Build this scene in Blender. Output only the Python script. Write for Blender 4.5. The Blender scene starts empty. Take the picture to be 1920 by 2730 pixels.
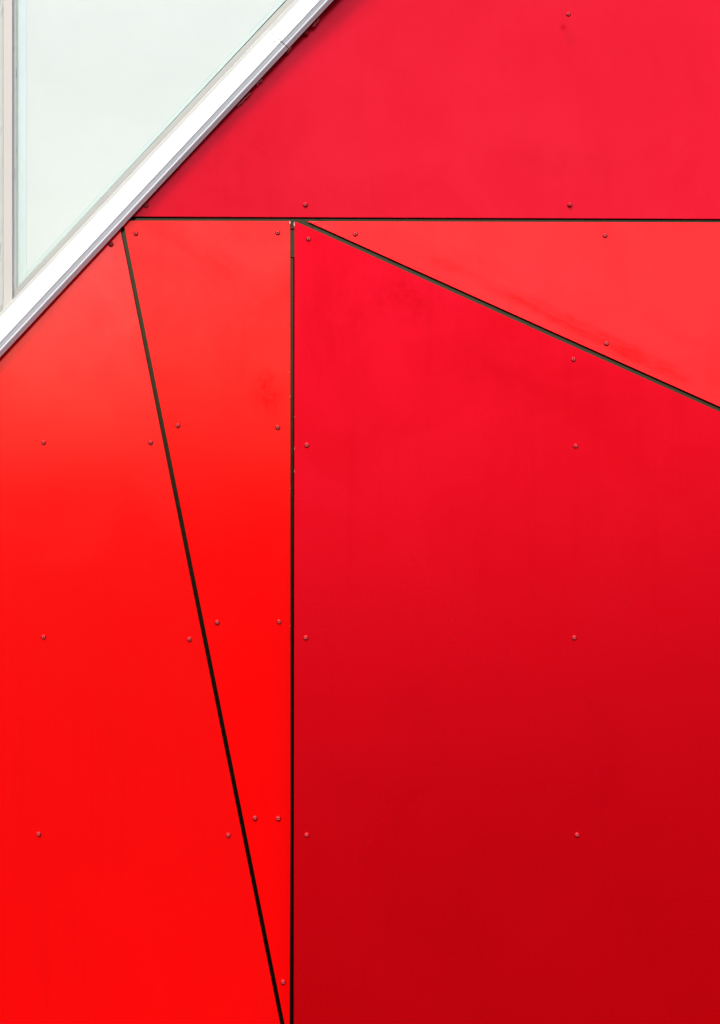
import bpy, bmesh, math, random
from mathutils import Vector, Matrix
sc = bpy.context.scene
COL = sc.collection
random.seed(7)

# ---------------------------------------------------------------- camera, sky, sun, exposure
S = 0.0011            # metres per photograph pixel on the wall plane
D = 5.0               # camera distance from the wall
ZC = 2.10             # camera height
cam = bpy.data.cameras.new('camera'); cam_o = bpy.data.objects.new('camera', cam); COL.objects.link(cam_o)
cam_o.location = (0, -D, ZC); cam_o.rotation_euler = (math.radians(90), 0, 0)
cam.sensor_fit = 'VERTICAL'; cam.sensor_height = 36; cam.lens = 36 * D / (2730 * S)
cam.clip_start = 0.05; cam.clip_end = 5000
sc.camera = cam_o

SUN_EL, SUN_AZ = 54.0, -14.0     # azimuth to the right of straight in front of the wall
w = bpy.data.worlds.new("World"); sc.world = w; w.use_nodes = True
nt = w.node_tree
sky = nt.nodes.new('ShaderNodeTexSky'); sky.sky_type = 'NISHITA'; sky.sun_disc = False
sky.sun_elevation = math.radians(SUN_EL); sky.sun_rotation = math.radians(180 - SUN_AZ)
sky.dust_density = 4.0; sky.ozone_density = 0.6
nt.links.new(sky.outputs[0], nt.nodes['Background'].inputs[0]); nt.nodes['Background'].inputs[1].default_value = 0.15
sun = bpy.data.lights.new('sun', 'SUN'); sun.energy = 1.6; sun.angle = math.radians(17); sun.color = (1, 0.95, 0.88)
sun_o = bpy.data.objects.new('sun', sun); COL.objects.link(sun_o)
e, a = math.radians(SUN_EL), math.radians(SUN_AZ)
sv = Vector((math.cos(e) * math.sin(a), -math.cos(e) * math.cos(a), math.sin(e)))
sun_o.rotation_euler = sv.to_track_quat('Z', 'Y').to_euler(); sun_o.location = sv * 30
sc.view_settings.view_transform = 'Standard'; sc.view_settings.look = 'None'
sc.view_settings.gamma = 1; sc.view_settings.exposure = 1.0

# ---------------------------------------------------------------- helpers
def P(px, py, pl=0.0):
    """point of the place seen at photograph pixel (px, py), on the plane y = p + a x + b z (or y = const)"""
    dx, dz = (px - 960) * S, -(py - 1365) * S
    if not isinstance(pl, tuple): pl = (pl, 0, 0)
    p, pa, pb = pl
    t = (p + pb * ZC + D) / (D - pa * dx - pb * dz)
    return Vector((t * dx, -D + t * D, ZC + t * dz))

def mesh_obj(name, bm, mat, parent=None, smooth=False):
    bmesh.ops.recalc_face_normals(bm, faces=bm.faces)
    me = bpy.data.meshes.new(name); bm.to_mesh(me); bm.free()
    if mat: me.materials.append(mat)
    o = bpy.data.objects.new(name, me); COL.objects.link(o)
    if parent: o.parent = parent
    if smooth:
        for f in me.polygons: f.use_smooth = True
        me.set_sharp_from_angle(angle=math.radians(35))
    return o

def tag(o, label, cat, group=None, kind=None):
    o['label'] = label
    if cat: o['category'] = cat
    if group: o['group'] = group
    o['kind'] = kind or 'thing'
    return o

def empty(name, loc):
    o = bpy.data.objects.new(name, None); COL.objects.link(o); o.location = loc; o.empty_display_size = 0.1
    return o

def bevel_mod(o, wd, seg=2):
    m = o.modifiers.new('bevel', 'BEVEL'); m.width = wd; m.segments = seg; m.limit_method = 'ANGLE'; m.angle_limit = math.radians(40)
    return m

# ---------------------------------------------------------------- materials
def new_mat(name):
    m = bpy.data.materials.new(name); m.use_nodes = True
    return m, m.node_tree, m.node_tree.nodes['Principled BSDF']

def N(t, typ, **kw):
    n = t.nodes.new(typ)
    for k, v in kw.items():
        if k.startswith('_'): setattr(n, k[1:], v)
        else: n.inputs[k].default_value = v
    return n

def ramp(t, src, stops):
    r = t.nodes.new('ShaderNodeValToRGB'); t.links.new(src, r.inputs[0])
    el = r.color_ramp.elements
    while len(el) < len(stops): el.new(0.5)
    for q, (p, c) in zip(el, stops):
        q.position = p; q.color = c if len(c) == 4 else (*c, 1)
    return r

def math_node(t, op, a_, b_=None, clamp=False):
    n = t.nodes.new('ShaderNodeMath'); n.operation = op; n.use_clamp = clamp
    for i, v in enumerate((a_, b_)):
        if v is None: continue
        if isinstance(v, (int, float)): n.inputs[i].default_value = v
        else: t.links.new(v, n.inputs[i])
    return n.outputs[0]

def mix(t, fac, ca, cb):
    n = t.nodes.new('ShaderNodeMix'); n.data_type = 'RGBA'
    for i, v in ((0, fac), (6, ca), (7, cb)):
        if isinstance(v, (int, float)): n.inputs[i].default_value = v
        elif isinstance(v, tuple): n.inputs[i].default_value = (*v, 1)
        else: t.links.new(v, n.inputs[i])
    return n.outputs[2]

RED = (0.84, 0.0002, 0.0006)
def red_paint(name, seed, smears_shading=(), rough=0.13, red=RED, streak=0.3, metal=0.3, spec=0.6, tint=(1, 1, 1)):
    """satin painted sheet: faint dirt film, dust specks, chipped edges, orange peel"""
    m, t, b = new_mat(name)
    tc = t.nodes.new('ShaderNodeTexCoord'); mp = N(t, 'ShaderNodeMapping'); mp.inputs['Location'].default_value = (seed, seed * .7, seed * 1.3)
    t.links.new(tc.outputs['Object'], mp.inputs[0]); co = mp.outputs[0]
    n1 = N(t, 'ShaderNodeTexNoise', Scale=3.2, Detail=8.0, Roughness=0.62, Distortion=0.6); t.links.new(co, n1.inputs[0])
    mp2 = N(t, 'ShaderNodeMapping'); mp2.inputs['Scale'].default_value = (26, 26, 1.3); t.links.new(co, mp2.inputs[0])
    n2 = N(t, 'ShaderNodeTexNoise', Scale=1.0, Detail=6.0, Roughness=0.6); t.links.new(mp2.outputs[0], n2.inputs[0])
    n3 = N(t, 'ShaderNodeTexNoise', Scale=260.0, Detail=3.0, Roughness=0.7); t.links.new(co, n3.inputs[0])
    n4 = N(t, 'ShaderNodeTexNoise', Scale=0.8, Detail=0.6, Roughness=0.4); t.links.new(co, n4.inputs[0])
    film = ramp(t, n1.outputs[0], [(0.40, (0, 0, 0)), (0.72, (1, 1, 1))]).outputs[0]
    strk = ramp(t, n2.outputs[0], [(0.52, (0, 0, 0)), (0.80, (1, 1, 1))]).outputs[0]
    dirt = math_node(t, 'ADD', math_node(t, 'MULTIPLY', film, 0.10), math_node(t, 'MULTIPLY', strk, streak * 0.3))
    # smears, some also painted shading: (x, z, length along, width, angle, strength)
    smear_shading_sum = 0.0
    for (x, z, L, W, ang, st) in smears_shading:
        sm = N(t, 'ShaderNodeMapping', _vector_type='TEXTURE'); t.links.new(tc.outputs['Object'], sm.inputs[0])
        sm.inputs['Location'].default_value = (x, 0, z); sm.inputs['Rotation'].default_value = (0, ang, 0); sm.inputs['Scale'].default_value = (L, 50, W)
        ln = N(t, 'ShaderNodeVectorMath', _operation='LENGTH')
        wob = N(t, 'ShaderNodeTexNoise', Scale=9.0, Detail=6.0, Roughness=0.7); t.links.new(co, wob.inputs[0])
        ad = N(t, 'ShaderNodeVectorMath', _operation='MULTIPLY_ADD')
        ad.inputs[1].default_value = (1.4, 0, 1.8); t.links.new(wob.outputs['Color'], ad.inputs[0]); t.links.new(sm.outputs[0], ad.inputs[2])
        sb = N(t, 'ShaderNodeVectorMath', _operation='SUBTRACT'); sb.inputs[1].default_value = (0.7, 0, 0.9)
        t.links.new(ad.outputs[0], sb.inputs[0]); t.links.new(sb.outputs[0], ln.inputs[0])
        mk = ramp(t, ln.outputs['Value'], [(0.25, (1, 1, 1)), (1.0, (0, 0, 0))]).outputs[0]
        sm2 = N(t, 'ShaderNodeVectorMath', _operation='MULTIPLY'); sm2.inputs[1].default_value = (2.6 if L > W * 2 else 4.0, 1, 1.1 if L > W * 2 else 3.0)
        t.links.new(sm.outputs[0], sm2.inputs[0])
        wsp = N(t, 'ShaderNodeTexNoise', Scale=1.2, Detail=7.0, Roughness=0.68, Distortion=0.5); t.links.new(sm2.outputs[0], wsp.inputs[0])
        mk = math_node(t, 'MULTIPLY', mk, ramp(t, wsp.outputs[0], [(0.36, (0.05, 0.05, 0.05)), (0.66, (1, 1, 1))]).outputs[0])
        dirt = math_node(t, 'ADD', dirt, math_node(t, 'MULTIPLY', mk, st))
        smear_shading_sum = math_node(t, 'ADD', smear_shading_sum, math_node(t, 'MULTIPLY', mk, st))
    dirt = math_node(t, 'MINIMUM', dirt, 1.0)
    darker = tuple(c * 0.42 for c in red)
    col = mix(t, dirt, red, darker)
    tone = ramp(t, n4.outputs[0], [(0.35, (0.95, 0.95, 0.95)), (0.65, (1, 1, 1))]).outputs[0]
    mm = t.nodes.new('ShaderNodeMix'); mm.data_type = 'RGBA'; mm.blend_type = 'MULTIPLY'; mm.inputs[0].default_value = 1
    t.links.new(col, mm.inputs[6]); t.links.new(tone, mm.inputs[7]); col = mm.outputs[2]
    # pale specks
    vo = N(t, 'ShaderNodeTexVoronoi', Scale=9.0); t.links.new(co, vo.inputs[0])
    spk = math_node(t, 'LESS_THAN', vo.outputs['Distance'], 0.012)
    vc = N(t, 'ShaderNodeSeparateColor'); t.links.new(vo.outputs['Color'], vc.inputs[0])
    spk = math_node(t, 'MULTIPLY', math_node(t, 'MULTIPLY', spk, math_node(t, 'GREATER_THAN', vc.outputs[0], 0.86)), 0.22)
    col = mix(t, spk, col, (0.75, 0.4, 0.3))
    t.links.new(col, b.inputs['Base Color'])
    r = math_node(t, 'ADD', math_node(t, 'MULTIPLY', n1.outputs[0], 0.16), rough - 0.08)
    r = math_node(t, 'ADD', r, math_node(t, 'MULTIPLY', dirt, 0.25))
    t.links.new(r, b.inputs['Roughness'])
    bp = N(t, 'ShaderNodeBump', Strength=0.10, Distance=0.0006); t.links.new(n3.outputs[0], bp.inputs['Height'])
    bp2 = N(t, 'ShaderNodeBump', Strength=1.0, Distance=0.006); t.links.new(n4.outputs[0], bp2.inputs['Height'])
    t.links.new(bp.outputs[0], bp2.inputs['Normal'])
    t.links.new(bp2.outputs[0], b.inputs['Normal'])
    b.inputs['Metallic'].default_value = metal; b.inputs['Specular Tint'].default_value = (*tint, 1)
    cloud = math_node(t, 'ADD', math_node(t, 'MULTIPLY', film, 0.34), math_node(t, 'MULTIPLY', strk, streak * 0.35))
    sp = math_node(t, 'SUBTRACT', 1.16, cloud)
    if smears_shading: sp = math_node(t, 'MULTIPLY', sp, math_node(t, 'SUBTRACT', 1.0, math_node(t, 'MULTIPLY', smear_shading_sum, 1.6), clamp=True))
    t.links.new(math_node(t, 'MULTIPLY', sp, spec), b.inputs['Specular IOR Level'])
    return m

def plain(name, col, rough=0.5, metal=0.0, vary=0.08, scale=30.0, bump=0.0, spec=0.5, stretch=None, dirtcol=None, dirt=(0.6, 0.8)):
    m, t, b = new_mat(name)
    tc = t.nodes.new('ShaderNodeTexCoord'); co = tc.outputs['Object']
    if stretch:
        mp = N(t, 'ShaderNodeMapping'); mp.inputs['Scale'].default_value = stretch; t.links.new(co, mp.inputs[0]); co = mp.outputs[0]
    n = N(t, 'ShaderNodeTexNoise', Scale=scale, Detail=6.0, Roughness=0.65); t.links.new(co, n.inputs[0])
    lo = tuple(c * (1 - vary) for c in col); hi = tuple(min(1, c * (1 + vary)) for c in col)
    c = ramp(t, n.outputs[0], [(0.3, lo), (0.7, hi)]).outputs[0]
    if dirtcol:
        d = ramp(t, n.outputs[0], [(dirt[0], (0, 0, 0)), (dirt[1], (1, 1, 1))]).outputs[0]
        c = mix(t, d, c, dirtcol)
    t.links.new(c, b.inputs['Base Color'])
    t.links.new(math_node(t, 'ADD', math_node(t, 'MULTIPLY', n.outputs[0], 0.12), rough - 0.06), b.inputs['Roughness'])
    b.inputs['Metallic'].default_value = metal; b.inputs['Specular IOR Level'].default_value = spec
    if bump:
        bp = N(t, 'ShaderNodeBump', Strength=0.5, Distance=bump); t.links.new(n.outputs[0], bp.inputs['Height']); t.links.new(bp.outputs[0], b.inputs['Normal'])
    return m

M_white = plain('white_coated_metal', (0.81, 0.88, 0.89), 0.30, vary=0.02, scale=12)
M_frame = plain('weathered_frame_paint', (0.36, 0.365, 0.345), 0.5, vary=0.04, scale=10)
M_bead = plain('weathered_grey_bead', (0.23, 0.24, 0.225), 0.5, vary=0.07, scale=9, dirtcol=(0.16, 0.16, 0.15), dirt=(0.66, 0.9))
M_mull = plain('cream_frame_paint', (0.41, 0.395, 0.365), 0.5, vary=0.03, scale=10, stretch=(1, 1, .25))
M_gasket = plain('grey_gasket', (0.36, 0.38, 0.36), 0.55, vary=0.10, scale=28, stretch=(2, 1, .5), dirtcol=(0.16, 0.165, 0.16), dirt=(0.56, 0.72))
M_rail = plain('bronze_rail', (0.042, 0.036, 0.022), 0.18, metal=1.0, vary=0.12, scale=40)
M_dark = plain('dark_backing', (0.02, 0.018, 0.016), 0.8, vary=0.2, scale=8)
M_back = plain('white_back_paint', (0.448, 0.465, 0.452), 0.5, vary=0.06, scale=1.3)
M_edge = plain('mint_glass_edge', (0.40, 0.505, 0.45), 0.25, vary=0.04, scale=12)
M_spacer = plain('pale_blue_spacer', (0.41, 0.48, 0.48), 0.4, vary=0.04, scale=9, stretch=(1, 1, .2))
M_rivet = plain('red_rivet_paint', (0.36, 0.001, 0.003), 0.4, vary=0.15, scale=300, spec=0.15)
M_core = plain('worn_pink_rivet_metal', (0.42, 0.05, 0.062), 0.5, vary=0.25, scale=400, spec=0.2)
M_hole = plain('rivet_hole', (0.05, 0.004, 0.005), 0.6, vary=0.1)
M_seal = plain('pinkish_sealant', (0.62, 0.17, 0.18), 0.4, vary=0.35, scale=180, bump=0.002)
M_chip = plain('bare_chip', (0.48, 0.09, 0.065), 0.5, vary=0.2, scale=200)
M_pale = plain('pale_bare_chip', (0.50, 0.44, 0.38), 0.5, vary=0.15, scale=200)
M_screw = plain('dull_screw', (0.12, 0.12, 0.12), 0.4, vary=0.1)
M_ground = plain('asphalt', (0.022, 0.022, 0.021), 0.9, vary=0.3, scale=30, bump=0.003, spec=0.03)

m, t, b = new_mat('window_glass')       # clear pane: tinted see-through plus mirror-like sheen
t.nodes.remove(b)
out = t.nodes['Material Output']
tr = N(t, 'ShaderNodeBsdfTransparent'); tr.inputs[0].default_value = (0.965, 0.985, 0.972, 1)
gl = N(t, 'ShaderNodeBsdfGlossy', Roughness=0.03); gl.inputs[0].default_value = (1, 1, 1, 1)
fr = N(t, 'ShaderNodeFresnel', IOR=1.9)
mx = t.nodes.new('ShaderNodeMixShader'); geo = t.nodes.new('ShaderNodeNewGeometry')
t.links.new(math_node(t, 'MULTIPLY', fr.outputs[0], math_node(t, 'SUBTRACT', 1.0, geo.outputs['Backfacing'])), mx.inputs[0]); t.links.new(tr.outputs[0], mx.inputs[1]); t.links.new(gl.outputs[0], mx.inputs[2])
t.links.new(mx.outputs[0], out.inputs[0]); M_glass = m

# ---------------------------------------------------------------- setting
bm = bmesh.new()
bmesh.ops.create_grid(bm, x_segments=1, y_segments=1, size=2500)
g = mesh_obj('ground', bm, M_ground); g['kind'] = 'structure'; g['label'] = 'dark asphalt ground in front of the wall'

bm = bmesh.new()
bmesh.ops.create_cube(bm, size=1)
bmesh.ops.scale(bm, vec=(14, 0.4, 9), verts=bm.verts); bmesh.ops.translate(bm, vec=(0, 0.36, 4.5), verts=bm.verts)
wall = mesh_obj('building_wall', bm, M_dark)
tag(wall, 'dark backing wall of the building behind all the red cladding', 'wall')

# ---------------------------------------------------------------- red cladding
# joint lines in photograph pixels, carried on past the frame
X0, X1, Y0, YB = -1100, 2500, -600, 3020
def diag(x, o=0.0): return 952.8 - 1.0705 * x - o * 1.465          # edge line of the white trim, o px towards the window
def h_top(x): return 575.5 + 0.0042 * x
def h_bot(x): return 586.5 + 0.0034 * x
def s_l(y): return 342.5 + (y - 720) * 0.2014
def s_r(y): return 354.9 + (y - 720) * 0.2011
def v_l(y): return 774.4 - max(0, y - 2160) * 0.0035
def v_r(y): return 785.0 - max(0, y - 2160) * 0.002
def d_up(x): return 590.2 + (x - 818.8) * 0.4497 if x < 1500 else 896.5 + (x - 1500) * 0.4480
def d_lo(x): return 607.6 + (x - 827) * 0.4502 if x < 1500 else 910.6 + (x - 1500) * 0.4465
TUCK = 45                                                          # panels run on behind the white trim
# facet planes y = p + a x + b z
xV = (780 - 960) * S
zH = ZC + (1365 - 583) * S
A_R = -0.036                                                       # right facet swings forward to the right
PL_LEFT = (0.012 * zH, 0.0, -0.012)
B_R = 0.028
PL_RIGHT = (-A_R * xV - B_R * zH, A_R, B_R)
PL_TOP = (-0.010 * zH, 0.0, 0.010)
# triangle facet through the horizontal joint and the far end of the diagonal joint
pe = P(1920, 1091, PL_RIGHT)
B_T = (pe.y) / (pe.z - zH)
PL_TRI = (-B_T * zH, 0.0, B_T)
THK = 0.008

RIV = {
 'top': [(1275, 32), (685, 459), (1278, 459), (328, 461), (686, 73)],
 'tri': [(797, 525), (1357, 528), (1360, 770)],
 'right': [(692, 536), (1286, 806), (688, 998), (1291, 1000), (686, 1430), (1288, 1430), (688, 1872), (1294, 1872)],
 'wedge': [(305, 524), (623, 522), (399, 954), (623, 958), (487, 1395), (626, 1394), (572, 1834), (624, 1835), (635, 2202)],
 'left': [(249, 548), (98, 992), (338, 992), (98, 1428), (425, 1433), (87, 1870), (512, 1872)],
}

def lathe(bm, prof, seg=24, axis_off=(0, 0)):
    """prof: (radius, y) pairs, turned about the y axis"""
    rings = []
    for r, y in prof:
        if r <= 1e-6: rings.append([bm.verts.new((axis_off[0], y, axis_off[1]))])
        else: rings.append([bm.verts.new((axis_off[0] + r * math.cos(2 * math.pi * k / seg), y, axis_off[1] + r * math.sin(2 * math.pi * k / seg))) for k in range(seg)])
    for A, B in zip(rings, rings[1:]):
        for k in range(seg):
            q = (k + 1) % seg
            if len(A) == 1 and len(B) == 1: continue
            if len(A) == 1: bm.faces.new((A[0], B[k], B[q]))
            elif len(B) == 1: bm.faces.new((A[k], A[q], B[0]))
            else: bm.faces.new((A[k], A[q], B[q], B[k]))

def rivet_meshes():
    bm = bmesh.new()      # painted dome flange
    lathe(bm, [(0.0078, 0.0006), (0.0078, -0.0008), (0.0073, -0.0019), (0.0062, -0.0031), (0.0050, -0.0038), (0.0040, -0.0041), (0.0036, -0.0036)])
    head = mesh_obj('rivet', bm, M_rivet, smooth=True)
    bm = bmesh.new()      # worn collar round the pulled stem
    lathe(bm, [(0.0046, -0.0036), (0.0045, -0.0046), (0.0038, -0.0053), (0.0026, -0.0053), (0.0021, -0.0047), (0.0020, -0.0022)])
    core = mesh_obj('rivet_collar', bm, M_core, smooth=True)
    bm = bmesh.new()
    lathe(bm, [(0.0021, -0.0024), (0.0012, -0.0027), (0.0, -0.0029)])
    hole = mesh_obj('rivet_stem', bm, M_hole, smooth=True)
    return head, core, hole
R_HEAD, R_CORE, R_HOLE = rivet_meshes()
first_rivet = [True]

def add_rivet(px, py, plane, parent):
    loc = P(px, py, plane)
    tilt = math.atan(plane[1]); tb = math.atan(plane[2])
    for i, src in enumerate((R_HEAD, R_CORE, R_HOLE)):
        o = src if first_rivet[0] else src.copy()
        if not first_rivet[0]: COL.objects.link(o)
        if i == 0:
            h = o; o.parent = parent; o.location = loc - parent.location
            o.rotation_euler = (tb + random.uniform(-.03, .03), random.uniform(0, 6.28), tilt + random.uniform(-.03, .03)); o.rotation_mode = 'XYZ'
            k = random.uniform(0.93, 1.05); o.scale = (k, random.uniform(0.85, 1.15), k)
        else:
            o.parent = h; o.location = (random.uniform(-.0005, .0005), 0, random.uniform(-.0005, .0005)); o.rotation_euler = (0, 0, 0)
    first_rivet[0] = False

def chip_bits(parent, pts, plane, mat=None):
    """little bare chips on a panel's cut edge"""
    for (px, py, wpx, hpx) in pts:
        bm = bmesh.new(); n = 9; front = []
        c = P(px, py, plane) - parent.location
        for k in range(n):
            an = 2 * math.pi * k / n; rr = random.uniform(0.7, 1.15)
            front.append(bm.verts.new((c.x + math.cos(an) * rr * wpx * S / 2, c.y - 0.0007, c.z + math.sin(an) * rr * hpx * S / 2)))
        f = bm.faces.new(front)
        r = bmesh.ops.extrude_face_region(bm, geom=[f])
        bmesh.ops.translate(bm, vec=(0, 0.0012, 0), verts=[v for v in r['geom'] if isinstance(v, bmesh.types.BMVert)])
        mesh_obj('edge_chip', bm, mat or M_chip, parent)

def panel(key, poly, plane, mat, label, bow=None):
    cx = sum(p[0] for p in poly) / len(poly); cy = sum(p[1] for p in poly) / len(poly)
    cx = min(max(cx, 0), 1920); cy = min(max(cy, 0), 2730)
    root = empty('cladding_panel', P(cx, cy, plane)); L = root.location
    bm = bmesh.new()
    f = bm.faces.new([bm.verts.new(P(x, y, plane)) for x, y in poly])
    xs = [v.co.x for v in bm.verts]; zs = [v.co.z for v in bm.verts]
    for ax, lo, hi in ((0, min(xs), max(xs)), (2, min(zs), max(zs))):
        c = math.ceil(lo / 0.12) * 0.12
        while c < hi - 0.01:
            if c > lo + 0.01:
                no = (1, 0, 0) if ax == 0 else (0, 0, 1)
                bmesh.ops.bisect_plane(bm, geom=bm.verts[:] + bm.edges[:] + bm.faces[:], plane_co=(c, 0, 0) if ax == 0 else (0, 0, c), plane_no=no, dist=1e-5)
            c += 0.12
    if bow:
        for v in bm.verts: v.co.y += bow(v.co.x, v.co.z)
    r = bmesh.ops.extrude_face_region(bm, geom=bm.faces[:])
    for v in [v for v in r['geom'] if isinstance(v, bmesh.types.BMVert)]: v.co.y += THK
    for v in bm.verts: v.co -= L
    o = mesh_obj('sheet', bm, mat, root, smooth=True)
    bevel_mod(o, 0.0006, 2)
    tag(root, label, 'cladding panel', 'red cladding panels riveted to the facade')
    for (dx, dy) in RIV[key]:
        add_rivet(dx * 1.18885, dy * 1.18885, plane, root)
    return root

top_poly = [(X1, Y0), (X1, h_top(X1)), ((952.8 + TUCK * -1.465 - 576) / 1.0705, 577.0), ((952.8 - TUCK * 1.465 - Y0) / 1.0705, Y0)]
tri_poly = [(818.8, 590.0), (X1, h_bot(X1)), (X1, d_up(X1)), (1500, d_up(1500))]
right_poly = [(785.2, 591.3), (794, 593.5), (827, 607.6), (1500, d_lo(1500)), (X1, d_lo(X1)), (X1, YB), (v_r(YB), YB)]
yi = 2795                       # the slanted joint runs into the upright one below the frame
xs_top = (952.8 - TUCK * 1.465 - 588) / 1.0705
wedge_poly = [(xs_top, 588.0), (773.6, 589.5), (774.3, 900), (774.8, 2160), (v_l(yi), yi), (s_r(yi), yi)]
y_s = 560
wedge_poly += [(s_r(y_s + 45), y_s + 45)]
ys_l = 560
left_poly = [(s_l(ys_l), ys_l), (s_l(yi - 10), yi - 10), (v_l(YB) - 0, YB), (X0, YB), (X0, diag(X0, TUCK)), ((952.8 - TUCK * 1.465 - ys_l) / 1.0705, ys_l)]

def obj_xy(px, py): q = P(px, py); return q.x, q.z

def smear_shading(px, py, L, W, ang, st, root_px):
    r = P(*root_px); q = P(px, py)
    return (q.x - r.x, q.z - r.z, L, W, math.radians(ang), st)

def centre(poly):
    cx = sum(p[0] for p in poly) / len(poly); cy = sum(p[1] for p in poly) / len(poly)
    return (min(max(cx, 0), 1920), min(max(cy, 0), 2730))
ct, cr, cw, cl, cg = centre(tri_poly), centre(right_poly), centre(wedge_poly), centre(left_poly), centre(top_poly)  # reds below
M_top = red_paint('red_paint_top_shaded', 3.1, red=(0.475, 0.0002, 0.0075), rough=0.22, spec=0.20, tint=(0.9, 0.62, 1), metal=0.3, streak=0.22, smears_shading=[smear_shading(640, 420, 0.18, 0.10, -30, 0.10, cg), smear_shading(1500, 430, 0.3, 0.06, 5, 0.08, cg)])
M_tri = red_paint('red_paint_triangle', 8.4, red=(0.84, 0.0003, 0.001), rough=0.15, spec=0.34, smears_shading=[smear_shading(1500, 850, 0.46, 0.030, 25, 0.40, ct), smear_shading(1700, 960, 0.26, 0.022, 25, 0.35, ct), smear_shading(1240, 700, 0.18, 0.05, 10, 0.12, ct)])
M_right = red_paint('red_paint_right_shaded', 14.2, red=(0.545, 0.0002, 0.0012), rough=0.28, spec=0.34, tint=(0.5, 0.28, 0.95), metal=0.55, smears_shading=[smear_shading(1080, 800, 0.14, 0.09, 25, 0.22, cr), smear_shading(1400, 980, 0.45, 0.16, 25, 0.14, cr), smear_shading(900, 860, 0.16, 0.22, 0, 0.12, cr)])  # upper smears: cloudy stains, enlarged so their colour also shades the panel's top
M_wedge = red_paint('red_paint_wedge', 21.7, spec=0.44, smears_shading=[smear_shading(715, 1060, 0.060, 0.085, 0, 0.48, cw), smear_shading(590, 700, 0.08, 0.14, 10, 0.10, cw)])
M_left = red_paint('red_paint_left', 30.3, spec=0.72, rough=0.12, smears_shading=[smear_shading(230, 1420, 0.06, 0.10, 0, 0.08, cl)])

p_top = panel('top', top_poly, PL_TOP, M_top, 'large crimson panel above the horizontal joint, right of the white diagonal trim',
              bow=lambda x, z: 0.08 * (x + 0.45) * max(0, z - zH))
p_tri = panel('tri', tri_poly, PL_TRI, M_tri, 'triangular orange red panel pointing left between the horizontal and diagonal joints')
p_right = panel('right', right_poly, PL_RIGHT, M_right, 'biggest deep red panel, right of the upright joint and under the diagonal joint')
p_wedge = panel('wedge', wedge_poly, PL_LEFT, M_wedge, 'narrow bright red wedge panel tapering downwards between slanted and upright joints')
p_left = panel('left', left_poly, PL_LEFT, M_left, 'bright red panel at the left, under the white trim and left of the slanted joint')

chip_bits(p_wedge, [(769, 992, 8, 1.2), (773.8, 1058, 1.6, 5), (774.2, 1302, 1.6, 4), (774.6, 1668, 1.6, 3)], PL_LEFT)
chip_bits(p_right, [(785.4, 1112, 1.3, 5), (785.4, 1196, 1.4, 10), (785.2, 1256, 1.4, 9)], PL_RIGHT)
chip_bits(p_wedge, [(773.2, 593, 2.6, 9)], PL_LEFT, M_pale)
chip_bits(p_right, [(784.6, 598, 2.6, 15)], PL_RIGHT, M_pale)
chip_bits(p_tri, [(866, 604, 1.8, 5)], PL_TRI)

# ---------------------------------------------------------------- bronze rails seen in the open joints
def rail(pts, plane, half, label, y=0.0105, thick=0.02):
    """pts: photograph pixels along the joint's middle; half: half width in px"""
    a_, b_ = pts
    d = Vector((b_[0] - a_[0], b_[1] - a_[1])).normalized(); n = Vector((-d.y, d.x))
    pl = (plane[0] + y, plane[1], plane[2])
    cor = [P(a_[0] + n.x * half, a_[1] + n.y * half, pl), P(b_[0] + n.x * half, b_[1] + n.y * half, pl),
           P(b_[0] - n.x * half, b_[1] - n.y * half, pl), P(a_[0] - n.x * half, a_[1] - n.y * half, pl)]
    L = (cor[0] + cor[2]) / 2
    bm = bmesh.new(); f = bm.faces.new([bm.verts.new(c - L) for c in cor])
    r = bmesh.ops.extrude_face_region(bm, geom=[f])
    bmesh.ops.translate(bm, vec=(0, thick, 0), verts=[v for v in r['geom'] if isinstance(v, bmesh.types.BMVert)])
    o = mesh_obj('joint_rail', bm, M_rail); o.location = L
    bevel_mod(o, 0.0008, 1)
    tag(o, label, 'rail', 'bronze rails behind the open joints')
    return o
rail([(200, 582), (X1, 591)], PL_LEFT, 26, 'dark bronze rail showing in the horizontal joint under the top panel', y=0.017)
rail([(779.8, 612), (779.8, 686.3)], PL_LEFT, 14, 'short bronze rail piece at the top end of the upright joint', y=0.0112)
rail([(773.6, 687.3), (772.2, YB)], PL_LEFT, 9.6, 'long dark bronze rail showing in the upright joint left of the biggest panel', y=0.0112)
rail([(s_l(560) + 6, 560), (s_l(YB) + 6, YB)], PL_LEFT, 22, 'bronze rail showing in the slanted joint left of the wedge panel', y=0.0122)
dm0 = P(838, 605.5, PL_RIGHT); dm1 = P(X1, (d_up(X1) + d_lo(X1)) / 2, PL_RIGHT)
rail([(835, 604.3), (X1, (d_up(X1) + d_lo(X1)) / 2)], PL_RIGHT, 24, 'bronze rail showing in the diagonal joint under the triangular panel', y=0.0185)

# ---------------------------------------------------------------- white diagonal trim and the window
def dline(x, o):
    """photograph point on the line o px inside the trim's outer edge, at height of column x"""
    return (x, diag(x, o))
def along(tt, o):
    """point on the offset line; tt is the x of its foot on the outer edge"""
    return (tt - 0.7307 * o, diag(tt) - 0.6826 * o)

def sweep(name, prof, t0, t1, mat, parent, L, seg=10, dy=0.0, smooth=True):
    """prof: (offset px at the low end, offset px at the high end, y metres)"""
    bm = bmesh.new(); rows = []
    for k in range(seg + 1):
        tt = t0 + (t1 - t0) * k / seg; u = tt / 850.0
        rows.append([bm.verts.new(P(*along(tt, oa + (ob - oa) * u), y + dy) - L) for oa, ob, y in prof])
    for A, B in zip(rows, rows[1:]):
        for i in range(len(prof) - 1): bm.faces.new((A[i], A[i + 1], B[i + 1], B[i]))
        bm.faces.new((A[-1], A[0], B[0], B[-1]))
    bm.faces.new(rows[0]); bm.faces.new(rows[-1])
    return mesh_obj(name, bm, mat, parent, smooth=smooth)

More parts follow.
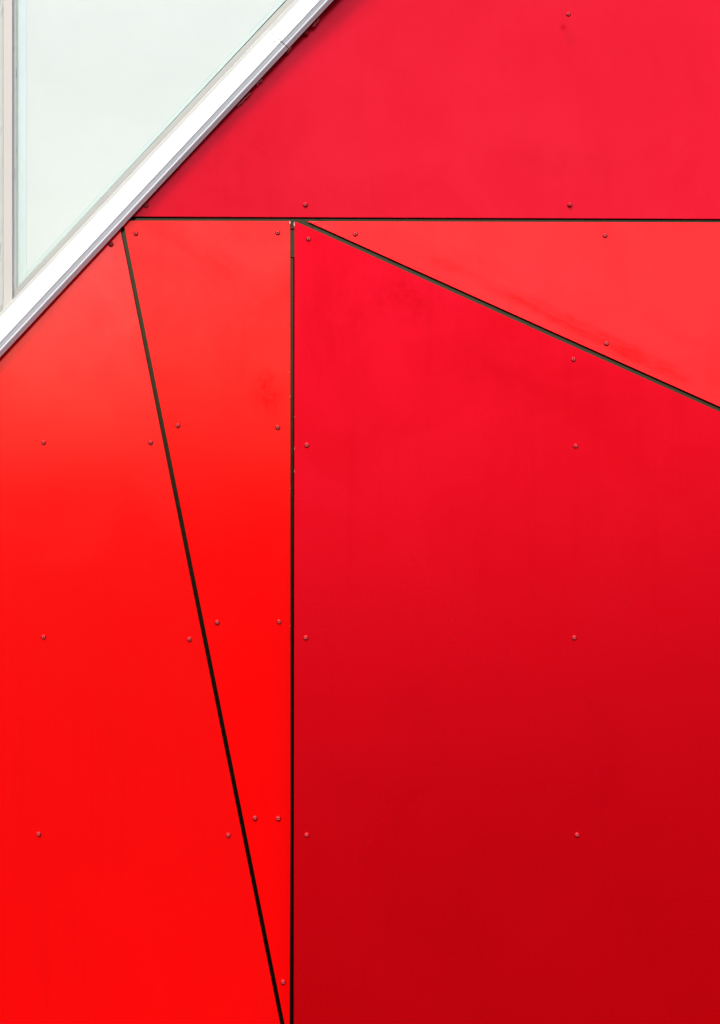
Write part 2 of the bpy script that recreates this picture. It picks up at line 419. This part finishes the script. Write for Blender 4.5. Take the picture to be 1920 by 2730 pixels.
TRIM = [(0, 0, -0.018), (1.2, 1.2, -0.0205), (2.6, 2.6, -0.0215), (4, 4, -0.0240), (7, 7, -0.0285), (10, 10, -0.0330), (11.3, 11.3, -0.0345),
        (12.6, 12.6, -0.0352), (14.4, 14.4, -0.0354), (15.4, 15.4, -0.0358), (17, 17, -0.0371), (21, 21, -0.0395), (25, 25, -0.0422), (26.4, 26.4, -0.0434),
        (28, 28, -0.0449), (70, 64, -0.0449), (71, 65, -0.0443), (72, 66, -0.042), (72, 66, -0.010), (7, 7, -0.010), (3.5, 3.5, -0.0165), (1.0, 1.0, -0.0160)]
def trim(t0, t1, label, dy=0.0, scl=1.0, screws=()):
    root = empty('metal_trim', P((t0 + t1) / 2, diag((t0 + t1) / 2), -0.03)); L = root.location
    sweep('cover_strip', [(a_ * scl + (1 - scl) * 6, b_ * scl + (1 - scl) * 6, y) for a_, b_, y in TRIM], t0, t1, M_white, root, L, dy=dy)
    for (px, py) in screws:
        bm = bmesh.new(); lathe(bm, [(0.0022, 0.001), (0.0022, -0.0004), (0.0012, -0.0010), (0, -0.0010)], 12)
        s = mesh_obj('screw', bm, M_screw, root, smooth=True); s.location = P(px, py, -0.0450 + dy) - L
    tag(root, label, 'trim', 'white trim lengths along the diagonal edge')
    return root
ts = 769.5
trim(-1000, ts - 0.6, 'long lower length of white metal trim running diagonally under the glass window', screws=[(731.5, 109.5)])
trim(ts + 0.6, 1500, 'short upper length of white metal trim beyond the seam, at the top edge', dy=0.0012, scl=0.965, screws=[(746.5, 88)])

# window on the upper left: two panes, a mullion and a sloping sill bead
win = empty('window', P(300, 300, 0.0)); LW = win.location
def region(name, xl, oa, y, mat, parent, thick, x_right=None, flip=False, Ytop=Y0):
    """slab bounded on the left by column xl and below by the line oa px inside the trim edge"""
    xr = (952.8 - oa * 1.465 - Ytop) / 1.0705 if x_right is None else x_right
    pts = [(xl, Ytop), (xl, diag(xl, oa))]
    if x_right is not None: pts += [(x_right, diag(x_right, oa)), (x_right, Ytop)]
    else: pts += [(xr, Ytop)]
    bm = bmesh.new(); f = bm.faces.new([bm.verts.new(P(px, py, y) - LW) for px, py in pts])
    r = bmesh.ops.extrude_face_region(bm, geom=[f])
    bmesh.ops.translate(bm, vec=(0, thick, 0), verts=[v for v in r['geom'] if isinstance(v, bmesh.types.BMVert)])
    return mesh_obj(name, bm, mat, parent)

# sloping sill frame (light face, dark bead) under both panes
sweep('sill_frame', [(69, 63, -0.0325), (79, 75, -0.0325), (81, 77, -0.0290), (81, 77, 0.02), (69, 63, 0.02)], -1000, 1500, M_frame, win, LW)
sweep('sill_bead', [(81.3, 77.3, -0.0130), (84, 80, -0.0127), (93, 89.5, -0.0095), (94.5, 91, -0.0040), (94.5, 91, 0.02), (81.3, 77.3, 0.02)], -1000, 1500, M_bead, win, LW)
# mullion
def vbar(name, x0, x1, y, mat, o, ytop=Y0, depth=0.03, bev=0.0015, yslope=0.0):
    bm = bmesh.new()
    f = bm.faces.new([bm.verts.new(P(px, py, y + ys) - LW) for px, py, ys in ((x0, ytop, 0), (x0, diag(x0, o), 0), (x1, diag(x1, o), yslope), (x1, ytop, yslope))])
    r = bmesh.ops.extrude_face_region(bm, geom=[f])
    bmesh.ops.translate(bm, vec=(0, depth, 0), verts=[v for v in r['geom'] if isinstance(v, bmesh.types.BMVert)])
    ob = mesh_obj(name, bm, mat, win); 
    if bev: bevel_mod(ob, bev, 2)
    return ob
vbar('mullion', 8.5, 33, -0.0215, M_mull, 79, bev=0.002)
vbar('mullion_bead', 33.2, 44.8, -0.0100, M_gasket, 84, yslope=0.004, bev=0.0006)
vbar('mullion_bead', -4.2, 8.3, -0.0060, M_gasket, 84, yslope=-0.004, bev=0.0006)
for (xl, xr, lab) in ((44.8, None, 'pale mint white pane'), (-1000, -4.4, None)):
    mirror = xr is not None
    pane = region('glass_pane', xl, 93.0, -0.0035, M_glass, win, 0.004, x_right=xr)
    if mirror:
        region('glass_backing', xl, 99, 0.0045, M_back, pane, 0.02, x_right=xr - 27)
        region('glass_spacer', xr - 26.8, 96, 0.0035, M_spacer, pane, 0.02, x_right=xr - 6)
        region('glass_edge', xr - 5.8, 93.5, 0.0020, M_edge, pane, 0.02, x_right=xr)
    else:
        region('glass_backing', 71, 103.5, 0.0045, M_back, pane, 0.02)
        bm = bmesh.new()
        def ply(pts, y, th):
            f = bm.faces.new([bm.verts.new(P(px, py, y) - LW) for px, py in pts])
            r = bmesh.ops.extrude_face_region(bm, geom=[f])
            bmesh.ops.translate(bm, vec=(0, th, 0), verts=[v for v in r['geom'] if isinstance(v, bmesh.types.BMVert)])
        ply([(50.5, Y0), (50.5, diag(50.5, 96.5)), (70.8, diag(70.8, 96.5)), (70.8, Y0)], 0.0035, 0.02)
        mesh_obj('glass_spacer', bm, M_spacer, pane)
        bm = bmesh.new()
        ply([(44.8, Y0), (44.8, diag(44.8, 94)), (50.2, diag(50.2, 94)), (50.2, Y0)], 0.0020, 0.02)
        xa = (952.8 - 94 * 1.465 - Y0) / 1.0705; xb = (952.8 - 96.4 * 1.465 - Y0) / 1.0705
        ply([(50.4, diag(50.4, 94)), (xa, Y0), (xb, Y0), (50.4, diag(50.4, 96.4))], 0.0020, 0.02)
        mesh_obj('glass_edge', bm, M_edge, pane)
        bm = bmesh.new()
        xa = (952.8 - 96.6 * 1.465 - Y0) / 1.0705; xb = (952.8 - 103.2 * 1.465 - Y0) / 1.0705
        ply([(71.0, diag(71.0, 96.6)), (xa, Y0), (xb, Y0), (71.0, diag(71.0, 103.2))], 0.0035, 0.02)
        mesh_obj('glass_spacer', bm, M_spacer, pane)
tag(win, 'pale glass window in white frame above the diagonal white trim', 'window')

# ---------------------------------------------------------------- dried sealant squeezed out beneath the trim
def sealant(tt, off, length, width, label):
    bm = bmesh.new(); n = 7; prev = None; c = P(*along(tt, -off), 0.0); rng = random.Random(int(tt))
    u = (P(*along(tt + 10, -off), 0.0) - c).normalized(); nrm = Vector((u.z, 0, -u.x))
    bm2 = []
    for k in range(n + 1):
        s = (k / n - 0.5) * length; ww = width * rng.uniform(0.25, 1.0) * (0.5 + math.sin(math.pi * (k + .5) / (n + 1)) * .6); jj = rng.uniform(-.35, .35) * width
        hgt = rng.uniform(0.004, 0.011)
        ring = [u * s + nrm * (jj + ww * q) + Vector((0, -hgt * h, 0)) for q, h in ((-0.5, -0.2), (-0.45, .6), (0, 1), (.4, .7), (.5, -0.2))]
        ring = [bm.verts.new(v) for v in ring]
        if prev:
            for i in range(5): bm.faces.new((prev[i], prev[(i + 1) % 5], ring[(i + 1) % 5], ring[i]))
        else: bm.faces.new(ring)
        prev = ring
    bm.faces.new(prev)
    o = mesh_obj('sealant_scrap', bm, M_seal, smooth=True); o.location = c + Vector((0, -0.0005, 0))
    tag(o, label, 'sealant', 'scraps of dried sealant under the white trim')
sealant(838, 7, 0.030, 0.007, 'reddish scrap of dried sealant under the trim, uppermost of all')
sealant(768, 4, 0.020, 0.006, 'tiny reddish scrap of dried sealant right below the trim seam')
sealant(688, 5, 0.022, 0.006, 'broken reddish scrap of sealant midway between the trim seam and the long scrap')
sealant(646, 7, 0.056, 0.007, 'long pinkish scrap of dried sealant under the trim, lowest of all')
